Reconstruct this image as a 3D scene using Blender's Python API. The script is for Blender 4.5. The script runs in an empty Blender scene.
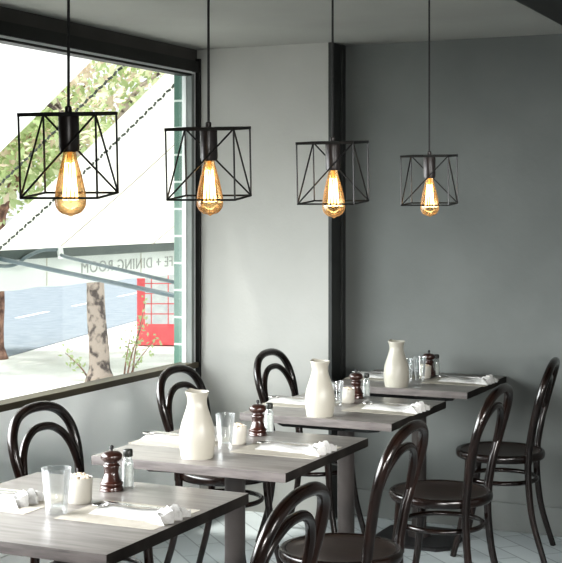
import bpy, bmesh, math, random
from mathutils import Vector, Matrix
random.seed(7)
sc = bpy.context.scene
COL = sc.collection
PI = math.pi
R = math.radians

# ------------------------------------------------------------------ materials
def new_mat(name):
    m = bpy.data.materials.new(name); m.use_nodes = True
    nt = m.node_tree
    return m, nt, nt.nodes['Principled BSDF'], nt.nodes['Material Output']

def mat(name, c1, c2=None, rough=.5, metal=0, scale=6, stretch=(1, 1, 1), bump=0., bscale=None,
        spec=.5, coat=0, detail=4, coords='Object', lo=.35, hi=.65):
    m, nt, p, out = new_mat(name)
    N, L = nt.nodes, nt.links
    p.inputs['Roughness'].default_value = rough
    p.inputs['Metallic'].default_value = metal
    p.inputs['Specular IOR Level'].default_value = spec
    p.inputs['Coat Weight'].default_value = coat
    p.inputs['Coat Roughness'].default_value = .12
    tc = N.new('ShaderNodeTexCoord'); mp = N.new('ShaderNodeMapping')
    mp.inputs['Scale'].default_value = stretch
    L.new(tc.outputs[coords], mp.inputs[0])
    nz = N.new('ShaderNodeTexNoise'); nz.inputs['Scale'].default_value = scale; nz.inputs['Detail'].default_value = detail
    L.new(mp.outputs[0], nz.inputs['Vector'])
    cr = N.new('ShaderNodeValToRGB')
    cr.color_ramp.elements[0].position = lo; cr.color_ramp.elements[1].position = hi
    cr.color_ramp.elements[0].color = (*c1, 1); cr.color_ramp.elements[1].color = (*(c2 or c1), 1)
    L.new(nz.outputs['Fac'], cr.inputs[0]); L.new(cr.outputs[0], p.inputs['Base Color'])
    if bump:
        b = N.new('ShaderNodeBump'); b.inputs['Strength'].default_value = bump; b.inputs['Distance'].default_value = .01
        n2 = nz
        if bscale:
            n2 = N.new('ShaderNodeTexNoise'); n2.inputs['Scale'].default_value = bscale; n2.inputs['Detail'].default_value = 3
            L.new(mp.outputs[0], n2.inputs['Vector'])
        L.new(n2.outputs['Fac'], b.inputs['Height']); L.new(b.outputs[0], p.inputs['Normal'])
    return m

def glass_mat(name, tint=(1, 1, 1), edge=(.8, .82, .82), gloss=.25, edge_amt=.5, blend=.35):
    """thin clear glass: transparent body, denser rim, mirror-like sheen"""
    m, nt, p, out = new_mat(name); N, L = nt.nodes, nt.links
    N.remove(p)
    tr = N.new('ShaderNodeBsdfTransparent'); tr.inputs[0].default_value = (*tint, 1)
    gl = N.new('ShaderNodeBsdfGlossy'); gl.inputs['Roughness'].default_value = .04
    df = N.new('ShaderNodeBsdfDiffuse'); df.inputs[0].default_value = (*edge, 1)
    lw = N.new('ShaderNodeLayerWeight'); lw.inputs['Blend'].default_value = blend
    a = N.new('ShaderNodeMixShader'); b = N.new('ShaderNodeMixShader')
    mu = N.new('ShaderNodeMath'); mu.operation = 'MULTIPLY'; mu.inputs[1].default_value = edge_amt
    L.new(lw.outputs['Facing'], mu.inputs[0]); L.new(mu.outputs[0], a.inputs[0])
    L.new(tr.outputs[0], a.inputs[1]); L.new(df.outputs[0], a.inputs[2])
    mu2 = N.new('ShaderNodeMath'); mu2.operation = 'MULTIPLY'; mu2.inputs[1].default_value = gloss
    L.new(lw.outputs['Fresnel'], mu2.inputs[0]); L.new(mu2.outputs[0], b.inputs[0])
    L.new(a.outputs[0], b.inputs[1]); L.new(gl.outputs[0], b.inputs[2])
    L.new(b.outputs[0], out.inputs[0])
    return m

def emit_mat(name, c, s):
    m, nt, p, out = new_mat(name)
    p.inputs['Base Color'].default_value = (*c, 1)
    p.inputs['Emission Color'].default_value = (*c, 1); p.inputs['Emission Strength'].default_value = s
    return m

def cloth_mat(name, c, trans=.5):
    m, nt, p, out = new_mat(name); N, L = nt.nodes, nt.links
    p.inputs['Base Color'].default_value = (*c, 1); p.inputs['Roughness'].default_value = .9
    nz = N.new('ShaderNodeTexNoise'); nz.inputs['Scale'].default_value = 3
    cr = N.new('ShaderNodeValToRGB')
    cr.color_ramp.elements[0].color = (c[0]*.94, c[1]*.94, c[2]*.93, 1); cr.color_ramp.elements[1].color = (*c, 1)
    tc = N.new('ShaderNodeTexCoord'); L.new(tc.outputs['Object'], nz.inputs['Vector'])
    L.new(nz.outputs['Fac'], cr.inputs[0]); L.new(cr.outputs[0], p.inputs['Base Color'])
    t = N.new('ShaderNodeBsdfTranslucent'); L.new(cr.outputs[0], t.inputs[0])
    mx = N.new('ShaderNodeMixShader'); mx.inputs[0].default_value = trans
    L.new(p.outputs[0], mx.inputs[1]); L.new(t.outputs[0], mx.inputs[2]); L.new(mx.outputs[0], out.inputs[0])
    return m

def brick_mat(name, c1, c2, mortar, scale, bw, bh, msize, rough=.6, rot=(0, 0, 0), offset=.5, bump=.3, axes=None, spec=.5):
    m, nt, p, out = new_mat(name); N, L = nt.nodes, nt.links
    tc = N.new('ShaderNodeTexCoord'); mp = N.new('ShaderNodeMapping'); mp.inputs['Rotation'].default_value = rot
    src = tc.outputs['Object']
    if axes:
        s = N.new('ShaderNodeSeparateXYZ'); cb = N.new('ShaderNodeCombineXYZ'); L.new(src, s.inputs[0])
        L.new(s.outputs[axes[0]], cb.inputs[0]); L.new(s.outputs[axes[1]], cb.inputs[1]); src = cb.outputs[0]
    L.new(src, mp.inputs[0])
    b = N.new('ShaderNodeTexBrick'); b.inputs['Scale'].default_value = scale
    b.inputs['Brick Width'].default_value = bw; b.inputs['Row Height'].default_value = bh
    b.inputs['Mortar Size'].default_value = msize; b.offset = offset
    b.inputs['Color1'].default_value = (*c1, 1); b.inputs['Color2'].default_value = (*c2, 1); b.inputs['Mortar'].default_value = (*mortar, 1)
    L.new(mp.outputs[0], b.inputs['Vector'])
    nz = N.new('ShaderNodeTexNoise'); nz.inputs['Scale'].default_value = 2.5; nz.inputs['Detail'].default_value = 5
    L.new(mp.outputs[0], nz.inputs['Vector'])
    mr = N.new('ShaderNodeMapRange'); mr.inputs['To Min'].default_value = .8; mr.inputs['To Max'].default_value = 1.15
    L.new(nz.outputs['Fac'], mr.inputs[0])
    mx = N.new('ShaderNodeVectorMath'); mx.operation = 'SCALE'
    L.new(b.outputs['Color'], mx.inputs[0]); L.new(mr.outputs[0], mx.inputs['Scale'])
    L.new(mx.outputs[0], p.inputs['Base Color'])
    p.inputs['Roughness'].default_value = rough; p.inputs['Specular IOR Level'].default_value = spec
    bp = N.new('ShaderNodeBump'); bp.inputs['Strength'].default_value = bump; bp.inputs['Distance'].default_value = .004; bp.invert = True
    L.new(b.outputs['Fac'], bp.inputs['Height']); L.new(bp.outputs[0], p.inputs['Normal'])
    return m

M = {}
M['white_wall'] = mat('white painted plaster', (.41, .41, .39), (.44, .44, .42), .85, scale=2.2, bump=.08, bscale=60, spec=.15)
M['left_wall'] = mat('pale grey painted plaster', (.80, .83, .815), (.84, .86, .85), .8, scale=2, bump=.08, bscale=60, spec=.2)
M['dark_wall'] = mat('slate grey painted plaster', (.150, .160, .154), (.185, .196, .189), .7, scale=1.6, bump=.10, bscale=45, spec=.3)
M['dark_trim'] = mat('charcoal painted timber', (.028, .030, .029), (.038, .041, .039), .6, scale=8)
M['black_trim'] = mat('black painted timber', (.006, .006, .006), (.01, .01, .009), .5, scale=8)
M['ceiling'] = mat('grey painted ceiling', (.33, .33, .31), (.37, .37, .35), .9, scale=1.2, bump=.06, bscale=40, spec=.1)
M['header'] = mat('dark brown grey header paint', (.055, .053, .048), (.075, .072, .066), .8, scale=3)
M['floor'] = brick_mat('pale grey washed floor tiles', (.42, .46, .47), (.50, .54, .545), (.25, .28, .29), 1, .36, .12, .004, .45, (0, 0, R(45)))
M['sill'] = mat('worn brass brown sill', (.03, .024, .014), (.06, .048, .028), .45, scale=10, stretch=(1, .1, 1))
M['alu'] = mat('pale aluminium frame', (.72, .76, .75), (.8, .83, .82), .4, scale=5)
M['grey_frame'] = mat('grey window frame paint', (.20, .22, .21), (.25, .27, .26), .5, scale=5)
M['pane'] = glass_mat('clear window glass', (.97, .985, .98), (.8, .82, .82), .12, .0)
M['green_tile'] = brick_mat('glazed green wall tiles', (.06, .14, .105), (.10, .20, .155), (.55, .62, .58), 1, .30, .145, .006, .2, axes=('X', 'Z'), bump=.4)
M['wood'] = mat('dark bentwood with gloss varnish', (.005, .003, .0025), (.014, .006, .004), .26, scale=10, stretch=(2, 2, .6), spec=.4, coat=.35)
M['seat_wood'] = mat('dark brown varnished seat plywood', (.014, .008, .006), (.034, .019, .013), .4, scale=14, stretch=(6, .6, 1), spec=.55, coat=.25)
M['top'] = mat('grey brown wood grain laminate', (.15, .137, .125), (.235, .216, .20), .30, scale=7, stretch=(.7, 7, 3), bump=.05, spec=.55, detail=8)
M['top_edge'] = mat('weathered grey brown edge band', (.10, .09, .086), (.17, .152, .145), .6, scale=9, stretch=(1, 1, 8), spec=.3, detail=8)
M['iron'] = mat('black cast iron', (.012, .012, .013), (.022, .021, .022), .5, scale=20, spec=.5)
M['post'] = mat('brown grey painted steel', (.038, .032, .030), (.05, .043, .040), .5, scale=12, spec=.5)
M['ceramic'] = mat('cream glazed ceramic', (.37, .35, .30), (.41, .39, .335), .35, scale=5, spec=.5, bump=.03)
M['cup'] = mat('off white ceramic', (.42, .40, .355), (.47, .45, .40), .4, scale=9)
M['sugar'] = mat('raw sugar lumps', (.52, .40, .27), (.85, .80, .70), .8, scale=90, bump=.3)
M['mill'] = mat('turned dark red brown wood', (.018, .006, .004), (.045, .014, .009), .28, scale=12, stretch=(1, 1, .4), spec=.6, coat=.5)
M['steel'] = mat('polished stainless steel', (.55, .54, .52), (.65, .64, .62), .22, metal=1, scale=10)
M['glass'] = glass_mat('clear drinking glass', (.97, .98, .98), (.80, .82, .82), .6, .42, .42)
M['salt_glass'] = glass_mat('frosted shaker glass', (.93, .95, .94), (.74, .77, .76), .6, .7, .6)
M['salt'] = mat('white table salt', (.62, .64, .62), (.74, .76, .74), .9, scale=200)
M['black_cap'] = mat('black plastic cap', (.015, .017, .014), (.03, .032, .028), .4, scale=10)
M['paper'] = mat('cream paper', (.40, .37, .315), (.44, .41, .355), .85, scale=30, spec=.2)
M['napkin'] = mat('white cotton napkin', (.49, .485, .47), (.56, .555, .54), .95, scale=160, bump=.15, spec=.1)
M['cage'] = mat('black powder coated wire', (.008, .008, .008), (.013, .013, .012), .45, scale=30)
M['socket'] = mat('dark bronze lamp holder', (.020, .014, .013), (.035, .025, .022), .35, scale=30, spec=.6)
M['cord'] = mat('grey black flex', (.035, .035, .035), (.05, .05, .05), .7, scale=200)
M['bulb'] = glass_mat('amber bulb glass', (.97, .83, .60), (.40, .26, .13), .40, .95, .5)
M['filament'] = emit_mat('glowing filament', (1., .80, .48), 7)
M['core'] = mat('clear glass stem', (.8, .5, .2), (.9, .6, .3), .3)
M['edge_shade'] = mat('shade darkened table edge', (.012, .010, .009), (.03, .026, .023), .6, scale=9, spec=.2)  # shade on the left and right table edges, put into the colour as near black
M['canvas'] = cloth_mat('cream awning canvas', (.83, .82, .77), .55)
M['canvas_white'] = cloth_mat('white awning canvas', (.93, .94, .94), .6)
M['valance'] = cloth_mat('pale grey awning valance', (.66, .69, .66), .5)
M['letter'] = mat('grey printed lettering', (.30, .31, .30), (.36, .37, .36), .8)
M['bar'] = mat('dark green grey painted steel', (.055, .075, .072), (.08, .10, .095), .45, scale=6)
M['arm'] = mat('blue grey painted steel', (.10, .14, .16), (.16, .20, .22), .4, scale=6)
M['rope'] = mat('dark lacing cord', (.06, .07, .06), (.12, .13, .11), .8, scale=30)
M['seam'] = mat('beige canvas seam', (.42, .38, .30), (.5, .45, .37), .8)
M['asphalt'] = mat('blue grey asphalt', (.235, .27, .31), (.29, .325, .36), .9, scale=3, bump=.1, bscale=30, spec=.1)
M['pave'] = mat('pale sidewalk paving', (.74, .74, .71), (.90, .90, .88), .9, scale=1.3, bump=.1, bscale=8, spec=.1)
M['road_paint'] = mat('white road paint', (.85, .85, .85), (.9, .9, .9), .8)
M['bark'] = mat('mottled plane tree bark', (.07, .05, .045), (.40, .33, .28), .9, scale=8, stretch=(1, 1, .8), bump=.4, lo=.40, hi=.52)
M['bark2'] = mat('red brown tree bark', (.12, .06, .045), (.42, .24, .18), .9, scale=9, bump=.4)
M['leaf_a'] = cloth_mat('pale green leaves', (.50, .60, .32), .5)
M['leaf_b'] = cloth_mat('yellow green leaves', (.82, .84, .60), .5)
M['leaf_c'] = cloth_mat('dusty pink leaves', (.80, .66, .56), .5)
M['red'] = mat('red painted cast iron', (.80, .09, .11), (.88, .13, .15), .45, scale=4)
M['booth_glass'] = mat('pale reflecting booth glass', (.62, .66, .70), (.78, .80, .82), .25, scale=5)
M['far_wall'] = mat('pale rendered facade', (.68, .67, .63), (.76, .75, .71), .9, scale=1)
M['far_glass'] = mat('grey shop window', (.22, .25, .28), (.32, .35, .38), .2, scale=1)

# ------------------------------------------------------------------ mesh helpers
def obj(name, bm, m, parent=None, smooth=True, mats=None, loc=None):
    me = bpy.data.meshes.new(name)
    bmesh.ops.recalc_face_normals(bm, faces=bm.faces)
    bm.to_mesh(me); bm.free()
    for q in (mats or [m]): me.materials.append(q)
    if smooth:
        for p in me.polygons: p.use_smooth = True
        try: me.set_sharp_from_angle(angle=R(38))
        except Exception: pass
    o = bpy.data.objects.new(name, me); COL.objects.link(o)
    if parent: o.parent = parent
    if loc: o.location = loc
    return o

def tag(o, label, cat, group=None, kind=None):
    if label: o['label'] = label
    if cat: o['category'] = cat
    if group: o['group'] = group
    if kind: o['kind'] = kind
    return o

def struct(o): o['kind'] = 'structure'; return o

def thing(name, label, cat, loc=(0, 0, 0), rz=0, group=None):
    o = bpy.data.objects.new(name, None); COL.objects.link(o)
    o.empty_display_size = .05
    o.location = loc; o.rotation_euler = (0, 0, rz)
    return tag(o, label, cat, group)

def kids(o): return [c for c in COL.objects if c.parent == o]
def copy_tree(o, parent=None):
    c = o.copy(); COL.objects.link(c)
    if parent: c.parent = parent
    for ch in kids(o): copy_tree(ch, c)
    return c

def place(proto, state, loc, rz, label, group=None, scale=None):
    """first use moves the prototype, later uses copy it with its parts"""
    o = proto if not state.get(proto.name) else copy_tree(proto)
    state[proto.name] = True
    o.location = loc; o.rotation_euler = (0, 0, rz)
    if scale: o.scale = scale
    o['label'] = label
    if group: o['group'] = group
    return o

def box(bm, x0, x1, y0, y1, z0, z1, bev=0):
    r = bmesh.ops.create_cube(bm, size=1)
    vs = r['verts']
    for v in vs:
        v.co = Vector(((x0+x1)/2 + v.co.x*(x1-x0), (y0+y1)/2 + v.co.y*(y1-y0), (z0+z1)/2 + v.co.z*(z1-z0)))
    if bev:
        es = list({e for v in vs for e in v.link_edges})
        bmesh.ops.bevel(bm, geom=es, offset=bev, segments=2, affect='EDGES', profile=.7)
    return bm

def BM(): return bmesh.new()

def spline(pts, n=6):
    P = [Vector(p) for p in pts]; out = []
    for i in range(len(P)-1):
        p0 = P[i-1] if i else P[0]*2-P[1]; p1 = P[i]; p2 = P[i+1]
        p3 = P[i+2] if i+2 < len(P) else P[-1]*2-P[-2]
        for k in range(n):
            t = k/n
            out.append(.5*((2*p1)+(-p0+p2)*t+(2*p0-5*p1+4*p2-p3)*t*t+(-p0+3*p1-3*p2+p3)*t**3))
    out.append(P[-1]); return out

def tube(bm, pts, r, n=10, closed=False):
    """sweep a round section along pts; r is a radius or a function of 0..1"""
    P = [Vector(p) for p in pts]; m = len(P)
    rf = r if callable(r) else (lambda t: r)
    T = []
    for i in range(m):
        if closed: d = P[(i+1) % m]-P[i-1]
        else: d = P[min(i+1, m-1)]-P[max(i-1, 0)]
        T.append(d.normalized())
    ref = Vector((0, 0, 1)) if abs(T[0].z) < .9 else Vector((1, 0, 0))
    u = T[0].cross(ref).normalized(); rings = []
    for i in range(m):
        if i:
            u = (u - T[i]*u.dot(T[i]))
            u = u.normalized() if u.length > 1e-6 else T[i].cross(ref).normalized()
        v = T[i].cross(u); rr = rf(i/(m-1))
        rings.append([bm.verts.new(P[i]+(u*math.cos(2*PI*k/n)+v*math.sin(2*PI*k/n))*rr) for k in range(n)])
    for i in range(m if closed else m-1):
        a = rings[i]; b = rings[(i+1) % m]
        for k in range(n): bm.faces.new((a[k], a[(k+1) % n], b[(k+1) % n], b[k]))
    if not closed:
        bm.faces.new(rings[0][::-1]); bm.faces.new(rings[-1])
    return bm

def lathe(bm, prof, n=32, loc=(0, 0, 0), mi=0):
    """revolve (radius, z) pairs; r=0 ends close on the axis"""
    prev = None; L = Vector(loc)
    for (r, z) in prof:
        if r < 1e-6: ring = [bm.verts.new(L+Vector((0, 0, z)))]
        else: ring = [bm.verts.new(L+Vector((r*math.cos(2*PI*k/n), r*math.sin(2*PI*k/n), z))) for k in range(n)]
        if prev:
            for k in range(n):
                a = prev[k % len(prev)]; b = prev[(k+1) % len(prev)]; c = ring[(k+1) % len(ring)]; d = ring[k % len(ring)]
                vs = []
                for q in (a, b, c, d):
                    if q not in vs: vs.append(q)
                if len(vs) > 2:
                    f = bm.faces.new(vs); f.material_index = mi
        prev = ring
    return bm

def smooth_prof(pts, n=5):
    return [(max(p.x, 0), p.y) for p in spline([(a, b, 0) for a, b in pts], n)]

def rod(bm, a, b, r, n=6): return tube(bm, [a, b], r, n)

# ------------------------------------------------------------------ room shell
XL, YW, YD, ZC = -3.455, 6.34, 6.50, 2.45        # left wall, pale back wall, slate back wall, ceiling
WT, WB, WY0, WY1 = 2.315, .775, 3.0, 6.27        # window opening
XR, YF = 2.4, -1.6
struct(obj('floor', box(BM(), XL-.1, XR+.1, YF-.1, YD+.1, -.12, 0), M['floor'], smooth=False))
struct(obj('ceiling', box(BM(), XL-.1, XR+.1, YF-.1, YD+.1, ZC, ZC+.15), M['ceiling'], smooth=False))
wl = BM()
box(wl, XL-.10, XL, YF-.1, 11.0, -1.0, WB-.03)
box(wl, XL-.10, XL, YF-.1, WY0, WB-.03, ZC)
box(wl, XL-.045, XL, WY1+.01, 11.0, WB-.03, WT+.06)
struct(obj('wall_left', wl, M['left_wall'], smooth=False))
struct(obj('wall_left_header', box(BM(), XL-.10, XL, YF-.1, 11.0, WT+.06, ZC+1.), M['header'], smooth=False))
struct(obj('wall_back_left', box(BM(), XL, -2.687, YW, YD+.1, 0, ZC), M['white_wall'], smooth=False))
struct(obj('wall_back', box(BM(), -2.687, XR+.1, YD, YD+.1, 0, ZC), M['dark_wall'], smooth=False))
struct(obj('wall_right', box(BM(), XR, XR+.1, YF, YD, 0, ZC), M['left_wall'], smooth=False))
struct(obj('wall_front', box(BM(), XL, XR, YF-.1, YF, 0, ZC), M['left_wall'], smooth=False))
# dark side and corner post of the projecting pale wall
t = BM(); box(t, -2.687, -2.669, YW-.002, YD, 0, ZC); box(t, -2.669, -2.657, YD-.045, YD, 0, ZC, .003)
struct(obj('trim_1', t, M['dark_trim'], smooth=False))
struct(obj('trim_2', box(BM(), XL+.002, XL+.026, YW-.02, YW, .66, 2.40), M['black_trim'], smooth=False))
struct(obj('trim_3', box(BM(), -1.365, -.7, YF, YD, 2.40, ZC), M['black_trim'], smooth=False))
struct(obj('baseboard_back', box(BM(), -2.64, XR, YD-.018, YD, 0, .14, .003), M['dark_wall'], smooth=False))
struct(obj('baseboard_left', box(BM(), XL, XL+.016, YF, YW, 0, .13, .003), M['left_wall'], smooth=False))

# window
win = bpy.data.objects.new('window_1', None); COL.objects.link(win); win.location = (XL, 4.6, WB); struct(win)
def wpart(name, b, m, label=None):
    o = obj(name, b, m, win, smooth=False); o.matrix_parent_inverse = Matrix.Translation((-XL, -4.6, -WB))
    if label: o['label'] = label
    return o
wpart('top_frame', box(BM(), XL-.07, XL+.022, WY0-.05, WY1+.06, WT+.012, WT+.07), M['black_trim'], 'black painted top rail')
wpart('top_strip', box(BM(), XL-.06, XL+.010, WY0, WY1, WT+.001, WT+.012), M['alu'], 'thin pale strip under the top rail')
wpart('top_bead', box(BM(), XL-.06, XL+.006, WY0, WY1, WT-.010, WT+.001), M['black_trim'])
s = wpart('sill', box(BM(), XL-.07, XL+.022, WY0-.05, WY1+.06, WB-.03, WB, .002), M['sill'], 'dark brass brown sill')
wpart('jamb', box(BM(), XL-.026, XL+.006, WY1, WY1+.03, WB, WT), M['grey_frame'], 'grey upright at the far end')
wpart('jamb_strip', box(BM(), XL-.051, XL-.0265, WY1-.004, WY1+.02, WB, WT), M['alu'], 'pale aluminium strip on the upright')
wpart('jamb', box(BM(), XL-.06, XL+.004, WY0-.03, WY0, WB, WT), M['grey_frame'])
wpart('window_pane', box(BM(), XL-.048, XL-.044, WY0, WY1-.006, WB, WT-.01), M['pane'])

# ------------------------------------------------------------------ outside
GZ = -1.0
struct(obj('ground', box(BM(), -70, 30, -20, 90, GZ-.3, GZ-.02), M['pave'], smooth=False))
def strip(name, a, b, wid, m, z0=GZ-.02, z1=GZ-.004, side=1):
    a = Vector((*a, 0)); b = Vector((*b, 0)); d = (b-a).normalized(); n = Vector((-d.y, d.x, 0))*side*wid
    bm = BM(); vs = []
    for z in (z0, z1):
        vs.append([bm.verts.new((p.x, p.y, z)) for p in (a, b, b+n, a+n)])
    bm.faces.new(vs[1]); bm.faces.new(vs[0][::-1])
    for k in range(4): bm.faces.new((vs[0][k], vs[0][(k+1) % 4], vs[1][(k+1) % 4], vs[1][k]))
    return struct(obj(name, bm, m, smooth=False))
k0 = Vector((-14.23, 18.99)); k1 = Vector((-16.18, 26.78)); rd = (k1-k0).normalized()
strip('road', k0-rd*45, k0+rd*60, 10.6, M['asphalt'])
mid = Vector((-18.98, 26.10)); rn = Vector((-rd.y, rd.x))
for i in range(-6, 9):
    c = mid + rd*(i*3.9)
    strip('road_marking', c, c+rd*2.0, .14, M['road_paint'], GZ-.004, GZ+.002)
# far facade across the street
fw = thing('street_facade', 'pale rendered building row across the street, mostly behind the awnings', 'building', (-34, 45, GZ), math.atan2(rd.y, rd.x))
obj('wall', box(BM(), -60, 40, 0, 3, 0, 2.2), M['far_wall'], fw, smooth=False)
# tiled pier outside the window
pt = obj('pillar_tiled', box(BM(), -3.562, -3.5065, 6.280, 7.0, -1.0, 3.3), M['green_tile'], smooth=False)
pt.name = 'tiled_pillar'; tag(pt, 'green glazed tiled pillar just outside the far end of the window', 'pillar')

# awnings --------------------------------------------------------------
def awn_z(x): return 2.35 + .78*(x+3.6)
XB, ZB = -4.92, awn_z(-4.92)
def sheet(bm, x0, x1, y0, y1, th=.004, nx=12, ny=30, sag=.02):
    g = []
    for i in range(nx+1):
        row = []
        for j in range(ny+1):
            u = i/nx; v = j/ny; x = x0+(x1-x0)*u
            row.append((x, y0+(y1-y0)*v, awn_z(x)-sag*math.sin(PI*u)*(1 if 0 < j < ny else .6)))
        g.append(row)
    top = [[bm.verts.new(p) for p in r] for r in g]
    for i in range(nx):
        for j in range(ny): bm.faces.new((top[i][j], top[i][j+1], top[i+1][j+1], top[i+1][j]))
    return bm
def awning(name, label, y0, y1, cm, lettering, at, lace_y, seams, pleats):
    r = thing(name, label, 'awning', at)
    inv = Matrix.Translation(-Vector(at))
    def part(n, b, m, sm=True, lb=None):
        o = obj(n, b, m, r, smooth=sm); o.matrix_parent_inverse = inv
        if lb: o['label'] = lb
        return o
    part('canvas', sheet(BM(), -3.56, XB, y0, y1), cm)
    b = BM(); box(b, XB-.035, XB+.035, y0-.02, y1, ZB-.035, ZB+.035, .012)
    part('front_bar', b, M['bar'], lb='dark green grey front bar')
    # valance with slightly rippled lower edge
    b = BM(); n = 60; rows = []
    for i in range(n+1):
        y = y0+(y1-y0)*i/n; w = .006*math.sin(i*1.3)
        rows.append([b.verts.new((XB-.01+w*k, y, ZB-.03-.19*k+(.004*math.sin(i*.9) if k else 0))) for k in (0, .5, 1)])
    for i in range(n):
        for k in range(2): b.faces.new((rows[i][k], rows[i][k+1], rows[i+1][k+1], rows[i+1][k]))
    part('valance', b, M['valance'], lb='pale grey hanging valance')
    for y in seams:
        pts = [(x, y, awn_z(x)-.02*math.sin(PI*(x+3.56)/(XB+3.56))-.006) for x in [-3.57+(XB+3.57)*k/12 for k in range(13)]]
        part('seam', tube(BM(), pts, .0035, 5), M['seam'])
    for y in pleats:
        part('valance_seam', rod(BM(), (XB+.0, y, ZB-.03), (XB+.0, y, ZB-.21), .003, 5), M['seam'])
    for y in lace_y:
        b = BM(); n = 46
        for k in range(n):
            xa = -3.58+(XB+3.58)*k/n; xb = -3.58+(XB+3.58)*(k+.62)/n
            zo = -.012-.02*math.sin(PI*k/n)
            rod(b, (xa, y+.008*(-1)**k, awn_z(xa)+zo), (xb, y-.008*(-1)**k, awn_z(xb)+zo), .0075, 6)
        part('lacing', b, M['rope'], lb='dark zigzag lacing cord')
    if lettering:
        cu = bpy.data.curves.new('lettering', 'FONT'); cu.body = 'CAFE + DINING ROOM'; cu.size = .108; cu.extrude = .0015; cu.space_character = 1.12
        to = bpy.data.objects.new('tmp_text', cu); COL.objects.link(to)
        bpy.context.view_layer.update()
        me = bpy.data.meshes.new_from_object(to.evaluated_get(bpy.context.evaluated_depsgraph_get()))
        COL.objects.unlink(to); bpy.data.objects.remove(to)
        xs = [v.co.x for v in me.vertices]; wd = max(xs)-min(xs); k = 1.40/wd
        me.materials.clear(); me.materials.append(M['letter'])
        # reads from the street: text runs towards -y, faces -x
        mw = Matrix(((0, 0, -1, XB-.004), (-k, 0, 0, 8.855), (0, 1., 0, ZB-.150), (0, 0, 0, 1)))
        iv = sorted((min(me.vertices[q].co.x for q in p.vertices), max(me.vertices[q].co.x for q in p.vertices)) for p in me.polygons)
        cuts = []; mx = iv[0][1]
        for a_, b_ in iv:
            if a_-mx > .024: cuts.append((a_+mx)/2)
            mx = max(mx, b_)
        bounds = [-9]+cuts+[99]
        for c0, c1 in zip(bounds, bounds[1:]):
            b = BM(); b.from_mesh(me)
            bmesh.ops.delete(b, geom=[v for v in b.verts if not c0 < v.co.x <= c1], context='VERTS')
            bmesh.ops.transform(b, matrix=mw, verts=b.verts)
            o = part('lettering', b, M['letter'], False)
            o['label'] = 'grey printed lettering seen reversed from inside'
    return r
a2 = awning('awning', 'cream canvas awning with CAFE + DINING ROOM lettering, beyond the tiled pillar', 6.30, 11.0, M['canvas'], True,
       (-3.56, 6.3, 2.35), [6.47], [7.12, 8.3, 9.5], [7.05, 8.2])
a1 = awning('awning', 'overexposed white canvas awning across the top left of the window', 1.6, 5.58, M['canvas_white'], False,
       (-3.56, 5.5, 2.35), [], [3.2, 4.4], [3.2])
# lacing rope stretched in the gap between the two awnings
def hang(o, root):
    o.parent = root; o.matrix_parent_inverse = Matrix.Translation(-root.location); return o
b = BM(); n = 46
for k in range(n):
    xa = -3.58+(XB+3.58)*k/n; xb = -3.58+(XB+3.58)*(k+1.0)/n; xm = (xa+xb)/2
    rod(b, (xa, 5.87+.006*(-1)**k, awn_z(xa)), (xa+(xb-xa)*.62, 5.87-.006*(-1)**k, awn_z(xa+(xb-xa)*.62)), .0075, 6)
rod(b, (-3.58, 5.87, awn_z(-3.58)), (XB, 5.87, awn_z(XB)), .002, 5)
rp = hang(obj('lacing', b, M['rope']), a1); rp['label'] = 'dark dashed lacing cord hanging across the foliage gap'
# folding arms
def arm(label, pts, rad, sm=8):
    o = hang(obj('support_arm', tube(BM(), spline(pts, sm), rad, 10), M['arm']), a2); o['label'] = label
    q = obj('hinge', lathe(BM(), [(0, -.03), (.022, -.03), (.022, .03), (0, .03)], 16, Vector(pts[0])), M['bar'], o)
    return o
arm('lower straight blue grey steel arm', [(-3.575, 6.40, 1.112), (-4.90, 6.52, 1.300), (-5.2, 6.55, 1.335)], .0135, 2)
up = arm('upper steel arm with a bent elbow', [(-3.575, 6.42, 1.180), (-4.45, 6.80, 1.275), (-4.80, 7.03, 1.305), (-4.83, 7.05, 1.335),
     (-4.84, 6.99, 1.340), (-4.85, 6.88, 1.335), (-4.87, 6.76, 1.300), (-4.88, 6.68, 1.262), (-4.88, 6.58, 1.252), (-4.88, 6.45, 1.262)], .011, 6)
q = obj('joint', tube(BM(), [(-4.80, 7.03, 1.290), (-4.83, 7.06, 1.35)], .02, 10), M['alu'], up); q['label'] = 'white metal joint'

# trees ----------------------------------------------------------------
def leaves(bm, centre, rad, n, size, seed):
    rr = random.Random(seed); C = Vector(centre); cl = []
    for _ in range(34):
        d = Vector((rr.gauss(0, 1), rr.gauss(0, 1), rr.gauss(0, 1))).normalized()*rr.random()**.4
        cl.append((C+Vector((d.x*rad[0], d.y*rad[1], d.z*rad[2])), rr.choice((0, 0, 0, 1, 1, 2))))
    for _ in range(n):
        c, mi = rr.choice(cl)
        p = c+Vector((rr.gauss(0, 1), rr.gauss(0, 1), rr.gauss(0, .8)))*rad[0]*.17
        u = Vector((rr.gauss(0, 1), rr.gauss(0, 1), rr.gauss(0, 1))).normalized()
        v = u.orthogonal().normalized(); s = size*rr.uniform(.6, 1.3)
        f = bm.faces.new([bm.verts.new(p+q) for q in (-u*s, v*s*.45, u*s, -v*s*.45)])
        f.material_index = mi if rr.random() < .8 else rr.choice((0, 1))
    return bm
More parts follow.
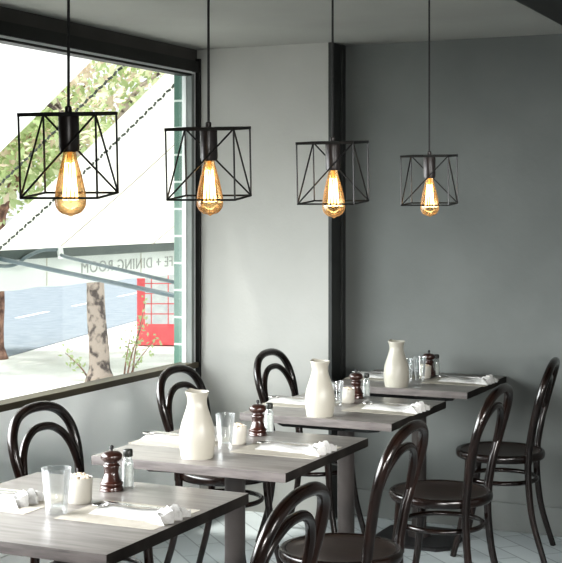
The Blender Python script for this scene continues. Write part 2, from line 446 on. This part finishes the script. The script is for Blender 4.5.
def tree(label, base, pts, r0, r1, crown, rad, n, bark, seed, size=.13):
    t = thing('street_tree', label, 'tree', base)
    B = Vector(base)
    rr = random.Random(seed)
    def rf(tt): return r0*(1.45-1.2*min(tt*4, .45)) if tt < .11 else r0+(r1-r0)*tt
    obj('trunk', tube(BM(), spline(pts, 8), rf, 16), bark, t)
    top = Vector(pts[-1])
    for k in range(7):
        a = k*2*PI/7+rr.random(); L = rr.uniform(.6, .95)
        e = Vector(crown)+Vector((math.cos(a)*rad[0]*L, math.sin(a)*rad[1]*L, rad[2]*rr.uniform(-.5, .6)))
        m1 = top.lerp(e, .5)+Vector((rr.uniform(-.3, .3), rr.uniform(-.3, .3), .35))
        st = top-Vector((0, 0, .12))
        obj('branch', tube(BM(), spline([st, m1, e], 6), lambda q: r1*.6*(1-.8*q), 8), bark, t)
    obj('foliage', leaves(BM(), crown, rad, n, size, seed), None, t, smooth=False, mats=[M['leaf_a'], M['leaf_b'], M['leaf_c']])
    return t
tree('mottled plane tree trunk standing on the sidewalk in the middle of the window', (-11.04, 17.20, GZ), [(0, 0, -.03), (-.02, 0, .5), (-.08, .02, 1.0), (-.10, .02, 1.7), (-.12, 0, 2.9)], .165, .12,
     (-.9, 1.6, 4.4), (2.6, 2.6, 1.9), 8500, M['bark'], 3, .085)
tree('red brown tree trunk at the left edge of the window', (-14.35, 19.0, GZ), [(0, 0, -.03), (.0, 0, .5), (.02, .02, 1.0), (0, .02, 1.7), (.1, 0, 2.5)], .17, .12,
     (-.1, -.2, 3.9), (2.3, 2.3, 1.7), 7000, M['bark2'], 11, .085)
# sapling shoots
sp = thing('sapling', 'thin twiggy sapling with pale green leaves beside the plane tree trunk', 'sapling', (-10.75, 17.45, GZ))
rr = random.Random(5)
tips = []
for k, (dx, dz, bx) in enumerate([(.28, .95, .02), (.12, .75, -.02), (.42, .62, .05), (-.36, .40, -.55), (.2, 1.15, .1)]):
    dv = Vector((.906, .4226, 0))
    p = [dv*bx, dv*(bx+dx*.35)+Vector((0, 0, dz*.45)), dv*(bx+dx)+Vector((0, 0, dz))]
    obj('stem', tube(BM(), spline(p, 5), lambda q: .016*(1-.7*q), 6), M['bark2'], sp); tips += spline(p, 5)[4:]
b = BM()
for _ in range(150):
    p = rr.choice(tips)+Vector((rr.gauss(0, .05), rr.gauss(0, .05), rr.gauss(0, .06)))
    u = Vector((rr.gauss(0, 1), rr.gauss(0, 1), rr.gauss(0, 1))).normalized(); v = u.orthogonal().normalized(); s = .04
    b.faces.new([b.verts.new(p+q) for q in (-u*s, v*s*.5, u*s, -v*s*.5)])
obj('foliage', b, M['leaf_a'], sp, smooth=False)

# telephone box ---------------------------------------------------------
pb = thing('telephone_box', 'red telephone box across the street beside the tiled pillar', 'phone box', (-12.99, 22.42, GZ), R(25))
W, H, D = .43, 2.40, .43
b = BM(); box(b, -W, W, -D, D, 0, .12); box(b, -W+.02, W-.02, -D+.02, D-.02, 2.08, 2.3)
box(b, -W-.03, W+.03, -D-.03, D+.03, 2.02, 2.09, .01)
for sx in (-1, 1):
    for sy in (-1, 1): box(b, sx*W-.05*(sx > 0)-.0*(sx < 0), sx*W+.05*(sx < 0), sy*D-.05*(sy > 0), sy*D+.05*(sy < 0), .12, 2.1)
obj('body', b, M['red'], pb, smooth=False)
b = BM(); lathe(b, smooth_prof([(.62, 0), (.52, .06), (.3, .12), (0, .15)], 4), 4)
bmesh.ops.rotate(b, verts=b.verts, cent=(0, 0, 0), matrix=Matrix.Rotation(R(45), 3, 'Z')); bmesh.ops.translate(b, verts=b.verts, vec=(0, 0, 2.3))
obj('roof', b, M['red'], pb, smooth=False)
def booth_side(rot, nm):
    b = BM(); w = W-.05
    box(b, -w, w, -D+.012, -D+.035, .12, .40)
    box(b, -w, -w+.10, -D+.012, -D+.035, .40, 2.02); box(b, w-.10, w, -D+.012, -D+.035, .40, 2.02); box(b, -w, w, -D+.012, -D+.035, 1.94, 2.02)
    for k in range(1, 8): box(b, -w+.1, w-.1, -D+.014, -D+.030, .40+k*.1925-.009, .40+k*.1925+.009)
    for x in (-.16, .16): box(b, x-.009, x+.009, -D+.014, -D+.030, .40, 1.94)
    bmesh.ops.rotate(b, verts=b.verts, cent=(0, 0, 0), matrix=Matrix.Rotation(rot, 3, 'Z'))
    o = obj(nm, b, M['red'], pb, smooth=False)
    b = BM(); box(b, -w+.1, w-.1, -D+.018, -D+.024, .40, 1.94)
    bmesh.ops.rotate(b, verts=b.verts, cent=(0, 0, 0), matrix=Matrix.Rotation(rot, 3, 'Z'))
    obj('pane', b, M['booth_glass'], o, smooth=False)
booth_side(0, 'door')
for k in (1, 2, 3): booth_side(k*PI/2, 'side_panel')

# ------------------------------------------------------------------ tables
SC = .979; TZ = .768
def S(x, y): return (x*SC, y*SC)
TAB = [  # right edge, left edge, front, back (before scaling)
    (-1.775, -2.535, 2.795, 3.580),
    (-1.800, -2.535, 3.895, 4.625),
    (-1.835, -2.505, 4.965, 5.655),
    (-1.830, -2.530, 5.955, 6.622)]
TL = ['square dark wood cafe table nearest the camera, set with a tumbler and no carafe',
      'square grey brown cafe table second from the camera, under the nearest carafe',
      'square cafe table third from the camera, under the middle carafe',
      'farthest square cafe table standing against the slate grey wall']
for i, (x1, x0, y0, y1) in enumerate(TAB):
    x1, x0, y0, y1 = x1*SC, x0*SC, y0*SC, y1*SC
    cx, cy = (x0+x1)/2, (y0+y1)/2; hx, hy = (x1-x0)/2, (y1-y0)/2
    t = thing('cafe_table', TL[i], 'table', (cx, cy, 0), 0, None)
    tt = obj('tabletop', box(BM(), -hx, hx, -hy, hy, TZ-.031, TZ, .0025), None, t, mats=[M['top'], M['top_edge'], M['edge_shade']])
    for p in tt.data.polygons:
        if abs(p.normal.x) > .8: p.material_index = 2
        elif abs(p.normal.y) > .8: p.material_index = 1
    b = BM()
    for a in (1, -1):
        for s_ in (1, -1):
            v = Vector((hx*.72*s_, hy*.72*s_*a, 0)); d = v.normalized(); n_ = Vector((-d.y, d.x, 0))*.028
            pts = [(-n_, TZ-.032), (n_, TZ-.032), (v+n_*1.1, TZ-.032), (v-n_*1.1, TZ-.032)]
            lo = [(-n_, TZ-.10), (n_, TZ-.10), (v*.86+n_*.8, TZ-.062), (v*.86-n_*.8, TZ-.062)]
            A = [b.verts.new((p.x, p.y, z)) for p, z in pts]; B_ = [b.verts.new((p.x, p.y, z)) for p, z in lo]
            b.faces.new(A); b.faces.new(B_[::-1])
            for k in range(4): b.faces.new((A[k], A[(k+1) % 4], B_[(k+1) % 4], B_[k]))
    obj('top_bracket', b, M['iron'], t, smooth=False)
    obj('pedestal', lathe(BM(), [(0, .015), (.055, .015), (.055, .035), (.036, .05), (.036, TZ-.09), (.05, TZ-.07), (.05, TZ-.035), (0, TZ-.035)], 28), M['post'], t)
    # flat square base with clipped corners
    b = BM(); c = .205; k_ = .05
    pl = [(-c+k_, -c), (c-k_, -c), (c, -c+k_), (c, c-k_), (c-k_, c), (-c+k_, c), (-c, c-k_), (-c, -c+k_)]
    lo = [b.verts.new((x, y, 0)) for x, y in pl]; up_ = [b.verts.new((x, y, .012)) for x, y in pl]; tp = [b.verts.new((x*.93, y*.93, .018)) for x, y in pl]
    b.faces.new(lo[::-1]); b.faces.new(tp)
    for k in range(8):
        b.faces.new((lo[k], lo[(k+1) % 8], up_[(k+1) % 8], up_[k])); b.faces.new((up_[k], up_[(k+1) % 8], tp[(k+1) % 8], tp[k]))
    obj('base_plate', b, M['iron'], t, smooth=False)

# ------------------------------------------------------------------ bentwood chair
SH = .475
def back_y(z): return -.150-.100*max(0, (z-.46)/.43)**1.4
def make_chair():
    t = thing('bentwood_chair', '', 'chair')
    # seat: rounded rim and gently dished panel
    obj('seat_rim', lathe(BM(), smooth_prof([(.172, SH-.035), (.196, SH-.036), (.205, SH-.028), (.207, SH-.014), (.203, SH-.002), (.194, SH+.001), (.184, SH-.001), (.172, SH-.012)], 3), 48), M['wood'], t)
    obj('seat', lathe(BM(), smooth_prof([(0, SH-.030), (.10, SH-.030), (.176, SH-.028), (.188, SH-.012), (.184, SH-.002), (.165, SH-.006), (.09, SH-.012), (0, SH-.014)], 4), 40), M['seat_wood'], t)
    o = [(-.150, .44), (-.152, .50), (-.161, .60), (-.180, .69), (-.186, .755), (-.173, .815), (-.132, .862), (-.070, .886), (0, .892)]
    pts = [(x, back_y(z), z) for x, z in o]; pts += [(-x, y, z) for x, y, z in pts[-2::-1]]
    obj('back_hoop', tube(BM(), spline(pts, 6), .0180, 14), M['wood'], t)
    o = [(-.168, .655), (-.160, .70), (-.143, .748), (-.108, .790), (-.057, .817), (0, .824)]
    pts = [(x, back_y(z)+.004, z) for x, z in o]; pts += [(-x, y, z) for x, y, z in pts[-2::-1]]
    obj('inner_hoop', tube(BM(), spline(pts, 6), .0145, 12), M['wood'], t)
    for s_ in (-1, 1):
        obj('leg', tube(BM(), spline([(s_*.150, -.148, .45), (s_*.152, -.152, .33), (s_*.158, -.172, .18), (s_*.170, -.225, 0)], 6), lambda q: .0165-.003*q, 12), M['wood'], t)
        obj('leg', tube(BM(), spline([(s_*.138, .122, .45), (s_*.142, .132, .33), (s_*.152, .150, .18), (s_*.176, .190, 0)], 6), lambda q: .0175-.004*q, 12), M['wood'], t)
    n = 44; pts = [(.165*math.cos(2*PI*k/n), .160*math.sin(2*PI*k/n)-.008, .345) for k in range(n)]
    obj('stretcher_ring', tube(BM(), pts, .0105, 10, closed=True), M['wood'], t)
    return t
chair = make_chair(); ST = {}
G = 'bentwood chairs around the cafe tables'
CH = [  # hoop-top x,y (scaled), facing, label
    (-1.395, 3.125, 90, 'nearest bentwood chair, cut off by the bottom edge, right of the nearest table'),
    (-1.485, 4.20, 90, 'bentwood chair with wide brown seat at bottom centre, second along the right side'),
    (-1.47, 5.23, 90, 'dark bentwood chair third along the right side of the tables'),
    (-1.505, 6.24, 97, 'farthest right side bentwood chair, close to the slate wall at the right edge'),
    (-2.86, 4.04, -90, 'bentwood chair at far left, round back rising behind the nearest table'),
    (-2.965, 5.25, -90, 'bentwood chair under the window corner, behind the nearest carafe'),
    (-2.89, 6.06, -90, 'bentwood chair standing in front of the pale white wall')]
for hx, hy, a, lb in CH:
    sx = (hx-.25) if a > 0 else (hx+.25)
    X, Y = S(sx, hy)
    place(chair, ST, (X, Y, 0), R(a), lb, G)

# ------------------------------------------------------------------ tableware
ORD = ['on the nearest table', 'on the second nearest table', 'on the third nearest table', 'on the farthest table']
# carafe
def make_carafe():
    prof = smooth_prof([(0, .002), (.046, 0), (.052, .004), (.0555, .03), (.0575, .065), (.0545, .105), (.0440, .145), (.0345, .178), (.0315, .198), (.0335, .216), (.0385, .232),
                        (.0365, .233), (.0315, .216), (.029, .198), (.031, .178), (.040, .145), (.051, .105), (.053, .06), (.048, .012), (0, .010)], 4)
    b = lathe(BM(), prof, 40)
    for v in b.verts:      # poured lip towards the guests and hand-thrown wobble
        a = math.atan2(v.co.y, v.co.x)
        if v.co.z > .205:
            k = (v.co.z-.205)/.03; w = math.exp(-((a-R(150)+PI) % (2*PI)-PI)**2/.12)
            v.co.x += -.006*w*k; v.co.y += .003*w*k; v.co.z += .006*w*k
    o = obj('carafe', b, M['ceramic'])
    return tag(o, '', 'carafe')
carafe = make_carafe()
for (x, y, lb) in [(-2.190, 4.020, 'cream ceramic carafe standing on the second table from the camera'),
                   (-2.172, 5.035, 'cream ceramic carafe on the third table, in front of the pale wall'),
                   (-2.200, 6.020, 'cream ceramic carafe on the farthest table, in front of the slate wall')]:
    X, Y = S(x, y); place(carafe, ST, (X, Y, TZ), 0, lb, 'cream carafes on the tables', (1.04, 1.04, .90 if y > 6 else .94))
# tumbler
def make_glass():
    prof = smooth_prof([(0, .0), (.026, 0), (.0285, .003), (.031, .03), (.036, .08), (.0405, .128)], 4)
    inner = smooth_prof([(.0390, .128), (.0345, .08), (.0290, .030), (.026, .022), (0, .020)], 4)
    o = obj('tumbler', lathe(BM(), prof+inner, 32), M['glass'])
    return tag(o, '', 'glass')
tum = make_glass()
for i0, (x, y, lb, s) in enumerate([(-2.142, 3.115, 'large clear glass tumbler on the nearest table, left of the sugar cup', 1.0), (-2.178, 4.205, 'clear glass tumbler right of the carafe on the second table', .97),
                      (-2.205, 5.290, 'clear glass tumbler half hidden by the carafe on the third table', .86),
                      (-2.215, 6.215, 'clear tumbler beside the carafe on the farthest table, the left one', .86), (-2.175, 6.285, 'clear tumbler on the farthest table, the right one next to the sugar cup', .9)]):
    X, Y = S(x, y); place(tum, ST, (X, Y, TZ), 0, lb, 'clear tumblers on the tables', (s*(1 if i0 == 0 else .86), s*(1 if i0 == 0 else .86), s*.97))
# sugar cup with sugar lumps
cup = tag(obj('sugar_cup', lathe(BM(), [(0, .001), (.030, 0), (.033, .004), (.0355, .068), (.0345, .0705), (.0325, .068), (.0315, .058), (0, .056)], 32), M['cup']), '', 'cup')
rr = random.Random(2); b = BM()
for k in range(34):
    a = rr.random()*2*PI; q = .026*rr.random()**.5; z = .066+.008*(1-q/.026)+rr.uniform(0, .004); s_ = .0052
    r_ = bmesh.ops.create_cube(b, size=s_*2)
    bmesh.ops.rotate(b, verts=r_['verts'], cent=(0, 0, 0), matrix=Matrix.Rotation(rr.random()*3, 3, Vector((rr.random(), rr.random(), 1)).normalized()))
    bmesh.ops.translate(b, verts=r_['verts'], vec=(q*math.cos(a), q*math.sin(a), z))
lathe(b, [(0, .057), (.0305, .057), (.0305, .064), (.018, .069), (0, .071)], 20)
sug = tag(obj('sugar_lumps', b, M['sugar'], smooth=False), '', 'sugar', kind='stuff')
for i, (x, y, s) in enumerate([(-2.160, 3.258, 1.03), (-2.184, 4.315, .90), (-2.205, 5.420, .84), (-2.179, 6.380, .85)]):
    X, Y = S(x, y)
    place(cup, ST, (X, Y, TZ), 0, 'off white ceramic sugar cup ' + ORD[i], 'sugar cups on the tables', (s, s, s))
    place(sug, ST, (X, Y, TZ), 0, 'brown and white sugar lumps heaped in the cup ' + ORD[i], 'sugar heaps in the cups', (s, s, s))
# pepper mill
mill = thing('pepper_mill', '', 'pepper mill')
obj('mill_body', lathe(BM(), smooth_prof([(0, 0), (.029, 0), (.0305, .005), (.0295, .013), (.0275, .015), (.0300, .019), (.0300, .025), (.026, .030), (.0215, .044), (.0185, .058), (.0205, .070), (.0225, .077), (.018, .084), (0, .084)], 4), 32), M['mill'], mill)
obj('mill_head', lathe(BM(), smooth_prof([(0, .083), (.017, .084), (.0165, .089), (.0235, .094), (.0275, .102), (.0275, .112), (.022, .120), (.012, .1245), (0, .1255)], 4), 32), M['mill'], mill)
obj('top_nut', lathe(BM(), [(0, .125), (.0035, .125), (.0035, .130), (.0055, .132), (.0055, .139), (.003, .142), (0, .142)], 14), M['iron'], mill)
for i, (x, y, s) in enumerate([(-2.170, 3.445, 1.0), (-2.200, 4.512, .97), (-2.229, 5.575, .95), (-2.190, 6.470, .96)]):
    X, Y = S(x, y); place(mill, ST, (X, Y, TZ), 0, 'turned red brown wooden pepper mill ' + ORD[i], 'pepper mills on the tables', (s*1.13, s*1.13, s*.93))
# salt shaker
shk = thing('salt_shaker', '', 'salt shaker')
obj('glass_body', lathe(BM(), smooth_prof([(0, 0), (.0165, 0), (.018, .004), (.0175, .05), (.016, .074), (.0115, .088), (.0115, .094), (0, .094)], 3), 24), M['salt_glass'], shk)
obj('salt', lathe(BM(), [(0, .004), (.0155, .004), (.015, .05), (.0138, .070), (0, .073)], 20), M['salt'], shk)
obj('cap', lathe(BM(), smooth_prof([(.0125, .093), (.0145, .093), (.0145, .108), (.011, .113), (0, .114)], 3), 24), M['black_cap'], shk)
for i, (x, y, s) in enumerate([(-2.148, 3.503, 1.0), (-2.190, 4.590, .95), (-2.205, 5.640, .9), (-2.160, 6.500, .92)]):
    X, Y = S(x, y); place(shk, ST, (X, Y, TZ), 0, 'small glass salt shaker with dark cap ' + ORD[i], 'salt shakers beside the pepper mills', (s, s, s))

# place settings
matp = tag(obj('placemat', box(BM(), -.155, .155, -.125, .125, 0, .0012), M['paper'], smooth=False), '', 'placemat')
def make_napkin():
    b = BM(); nx, ny = 34, 22; g = []
    for i in range(nx+1):
        row = []
        u = i/nx; x = -.125+.25*u
        for j in range(ny+1):
            v = j/ny*2-1
            flare = max(0, (u-.74)/.26)
            hw = .048*(1-.18*math.exp(-((u-.72)/.07)**2))+.020*flare
            edge = (1-abs(v)**6)
            z = .003+edge*(.0095+.003*math.sin(u*9+v*2)+.004*math.exp(-(v/.4)**2)+flare*(.016*abs(math.sin(v*11+u*14))+.006*math.sin(u*60+v*5)+.008))
            y = v*hw+.004*math.sin(u*6)
            xx = x+flare*(.014*math.sin(v*10))
            row.append((xx, y, z if 0 < i < nx else (.002 if i == 0 else z*.8)))
        g.append(row)
    top = [[b.verts.new(p) for p in r] for r in g]; bot = [[b.verts.new((p[0], p[1], 0)) for p in r] for r in g]
    for i in range(nx):
        for j in range(ny):
            b.faces.new((top[i][j], top[i+1][j], top[i+1][j+1], top[i][j+1])); b.faces.new((bot[i][j], bot[i][j+1], bot[i+1][j+1], bot[i+1][j]))
    for i in range(nx):
        b.faces.new((top[i][0], bot[i][0], bot[i+1][0], top[i+1][0])); b.faces.new((top[i][ny], top[i+1][ny], bot[i+1][ny], bot[i][ny]))
    for j in range(ny):
        b.faces.new((top[0][j], top[0][j+1], bot[0][j+1], bot[0][j])); b.faces.new((top[nx][j], bot[nx][j], bot[nx][j+1], top[nx][j+1]))
    return tag(obj('napkin', b, M['napkin']), '', 'napkin')
napk = make_napkin()
def flat(pts_half, zf, th=.0018):
    """cutlery blank: half outline (x, halfwidth), height function of x"""
    b = BM(); rows = []
    for x, w in pts_half:
        rows.append([b.verts.new((x, s_*w, zf(x)+dz)) for s_, dz in ((-1, .0), (-.5, .0), (.5, .0), (1, .0))] + [b.verts.new((x, s_*w, zf(x)+th)) for s_ in (1, .5, -.5, -1)])
    for a, c in zip(rows, rows[1:]):
        for k in range(8): b.faces.new((a[k], a[(k+1) % 8], c[(k+1) % 8], c[k]))
    b.faces.new(rows[0][::-1]); b.faces.new(rows[-1]); return b
hz = lambda x: .0015+.0155*min(1, max(0, (x+.075)/.05))
knife = thing('table_knife', '', 'knife')
obj('blade', flat([(-.115, .001), (-.105, .006), (-.08, .0085), (-.02, .0085), (.0, .006)], lambda x: .017), M['steel'], knife)
obj('handle', flat([(0, .005), (.02, .0055), (.08, .007), (.098, .006), (.103, .002)], lambda x: .017, .004), M['steel'], knife)
spoon = thing('spoon', '', 'spoon')
b = flat([(-.062, .003), (-.05, .0035), (0, .0035), (.06, .006), (.082, .007), (.09, .003)], lambda x: .019+.004*math.sin((x+.06)*9))
obj('handle', b, M['steel'], spoon)
b = BM(); bmesh.ops.create_uvsphere(b, u_segments=20, v_segments=10, radius=1)
bmesh.ops.delete(b, geom=[v for v in b.verts if v.co.z > .05], context='VERTS')
for v in b.verts: v.co = Vector((-.082+v.co.x*.026, v.co.y*.017, .020+v.co.z*.008))
bo = obj('bowl', b, M['steel'], spoon); sm_ = bo.modifiers.new('s', 'SOLIDIFY'); sm_.thickness = .0012
RS = [(-1.955, .395), (-1.975, .385), (-1.985, .355), (-1.975, .36)]
LS = [(-2.375, .400), (-2.390, .385), (-2.375, .365), (-2.380, .36)]
for i, (x1, x0, y0, y1) in enumerate(TAB):
    for side, P in (('right', RS[i]), ('left', LS[i])):
        wh = f'{side} hand place setting {ORD[i]}'
        mx = P[0]; my = y0+P[1]
        if i == 3: my = y0+.36
        X, Y = S(mx, my)
        place(matp, ST, (X, Y, TZ), 0, 'cream paper placemat of the '+wh, 'paper placemats')
        nx_ = X+(.030 if side == 'right' else -.025)
        place(napk, ST, (nx_, Y-.005, TZ+.0013), R(-3), 'folded white napkin of the '+wh, 'folded napkins on the placemats')
        place(knife, ST, (nx_-.015, Y+.020, TZ+.0022), R(-6), 'steel knife on the napkin of the '+wh, 'knives on the napkins')
        place(spoon, ST, (nx_-.030, Y-.005, TZ+.0022), R(4), 'steel spoon on the napkin of the '+wh, 'spoons on the napkins')

# ------------------------------------------------------------------ pendant lamps
def make_pendant(w, h, tilt, cordlen):
    t = thing('pendant_lamp', '', 'pendant lamp')
    rt = Matrix.Rotation(tilt, 4, 'X')
    def part(nm, b, m, par=t, tl=True):
        if tl: bmesh.ops.transform(b, matrix=rt, verts=b.verts)
        return obj(nm, b, m, par)
    a = w/2; r = .0022
    FL, FR, BL, BR = (-a, -a), (a, -a), (-a, a), (a, a)
    b = BM()
    for p, q in ((FL, FR), (FR, BR), (BR, BL), (BL, FL)):
        x0, x1 = sorted((p[0], q[0])); y0, y1 = sorted((p[1], q[1]))
        box(b, x0-.0022, x1+.0022, y0-.0022, y1+.0022, -.0035, .0035)
        rod(b, (*p, -h), (*q, -h), r*1.15)
    box(b, -a, a, -.0022, .0022, -.0035, .0035)
    for p in (FL, FR, BL, BR): rod(b, (*p, 0), (*p, -h), r)
    for p, q in ((FL, FR), (FL, BL), (BR, FR), (BR, BL)): rod(b, (*p, -h), (*q, 0), r)
    part('wire_cage', b, M['cage'])
    part('lamp_holder', lathe(BM(), [(0, .016), (.005, .016), (.007, .014), (.007, .0045), (.0195, .003), (.0205, -.001), (.0205, -.068), (.0190, -.075), (0, -.075)], 28), M['socket'])
    z0 = -.074
    prof = smooth_prof([(.0125, z0), (.0135, z0-.008), (.0165, z0-.022), (.0225, z0-.045), (.0290, z0-.075), (.0315, z0-.095), (.0295, z0-.112), (.0200, z0-.124), (.0080, z0-.1285), (.003, z0-.131), (0, z0-.1325)], 5)
    bu = part('bulb', lathe(BM(), prof, 32), M['bulb'])
    part('stem', lathe(BM(), [(0, z0), (.006, z0), (.004, z0-.018), (.0016, z0-.03), (.0016, z0-.098), (.004, z0-.102), (0, z0-.104)], 12), M['core'], bu)
    b = BM(); n = 10
    for k in range(n):
        a0 = 2*PI*k/n; a1 = 2*PI*(k+1)/n; up = k % 2
        p0 = (.0095*math.cos(a0), .0095*math.sin(a0), z0-.024); p1 = (.0150*math.cos(a0+.2), .0150*math.sin(a0+.2), z0-.098)
        rod(b, p0, p1, .0011, 5)
        z = z0-.024 if up else z0-.098; rr_ = .0095 if up else .0150; of = 0 if up else .2
        rod(b, (rr_*math.cos(a0+of), rr_*math.sin(a0+of), z), (rr_*math.cos(a1+of), rr_*math.sin(a1+of), z), .0010, 5)
    part('filament', b, M['filament'], bu)
    b = BM(); tube(b, [(0, 0, .012), (0, 0, cordlen*.5), (0, 0, cordlen)], .0030, 8); part('cord', b, M['cord'], tl=False)
    part('ceiling_rose', lathe(BM(), smooth_prof([(0, cordlen-.03), (.012, cordlen-.03), (.045, cordlen-.012), (.05, cordlen), (0, cordlen)], 3), 28), M['cage'], tl=False)
    return t
PD = [  # px-derived: lateral, depth (camera frame), top height, yaw, width, tilt
    (-.425, 2.68, 1.788, 8, .155, 4.6, 'wire cage pendant lamp, leftmost and largest looking of the four, before the window'),
    (-.171, 3.16, 1.787, 12, .162, 4.2, 'wire cage pendant lamp second from the left, before the far window edge'),
    (.1405, 3.65, 1.778, 18, .157, 3.6, 'wire cage pendant lamp third from the left, before the dark wall corner'),
    (.501, 4.53, 1.776, 18, .160, 3.0, 'smallest looking cage pendant lamp, rightmost, before the slate wall')]
ca, sa = math.cos(R(25)), math.sin(R(25))
for X_, Z_, zt, yaw, w, tl, lb in PD:
    wx = X_*ca-Z_*sa; wy = X_*sa+Z_*ca
    p = make_pendant(w, .163, R(tl), ZC-zt)
    p.location = (wx, wy, zt); p.rotation_euler = (0, 0, R(25-yaw)); p['label'] = lb; p['group'] = 'wire cage pendant lamps'
    ld = bpy.data.lights.new('bulb_glow', 'POINT'); ld.energy = .10; ld.color = (1, .66, .32); ld.shadow_soft_size = .02
    lo_ = bpy.data.objects.new('bulb_glow', ld); COL.objects.link(lo_); lo_.location = (wx, wy, zt-.15)

# ------------------------------------------------------------------ light
w = bpy.data.worlds.new('World'); sc.world = w; w.use_nodes = True
w.node_tree.nodes['Background'].inputs[0].default_value = (.93, .97, 1, 1)
w.node_tree.nodes['Background'].inputs[1].default_value = 1.25
def area(name, loc, target, sx, sy, e, col=(1, 1, 1), spread=180):
    l = bpy.data.lights.new(name, 'AREA'); l.shape = 'RECTANGLE'; l.size = sx; l.size_y = sy; l.energy = e; l.color = col; l.spread = R(spread)
    o = bpy.data.objects.new(name, l); COL.objects.link(o); o.location = loc
    o.rotation_euler = (Vector(target)-Vector(loc)).to_track_quat('-Z', 'Y').to_euler(); return o
sl = bpy.data.lights.new('sun', 'SUN'); sl.energy = 5.0; sl.angle = R(4); sl.color = (1, .97, .92)
so = bpy.data.objects.new('sun', sl); COL.objects.link(so); so.rotation_euler = Vector((.35, .12, -1)).to_track_quat('-Z', 'Y').to_euler()
area('window_daylight', (XL+.06, 3.7, 1.25), (XL+2.7, 5.1, .0), 3.6, .85, 72, (.965, .985, 1), 100)
area('side_fill', (.9, 2.6, 1.5), (-3.4, 5.4, .35), 1.4, .6, 10, (1, .985, .96), 50)
area('room_fill', (.9, -.6, 1.3), (-2.3, 6.0, .40), 1.6, .7, 10, (1, .985, .96), 45)

sc.view_settings.view_transform = 'Standard'
sc.view_settings.look = 'Medium High Contrast'

# ------------------------------------------------------------------ camera
cd = bpy.data.cameras.new('Camera'); cam = bpy.data.objects.new('Camera', cd); COL.objects.link(cam)
cam.location = (0, 0, 1.6); cam.rotation_euler = (R(90), 0, R(25))
cd.sensor_fit = 'HORIZONTAL'; cd.sensor_width = 36; cd.lens = 36*1340/562
cd.shift_y = -73.5/562; cd.clip_start = .05; cd.clip_end = 300
sc.camera = cam
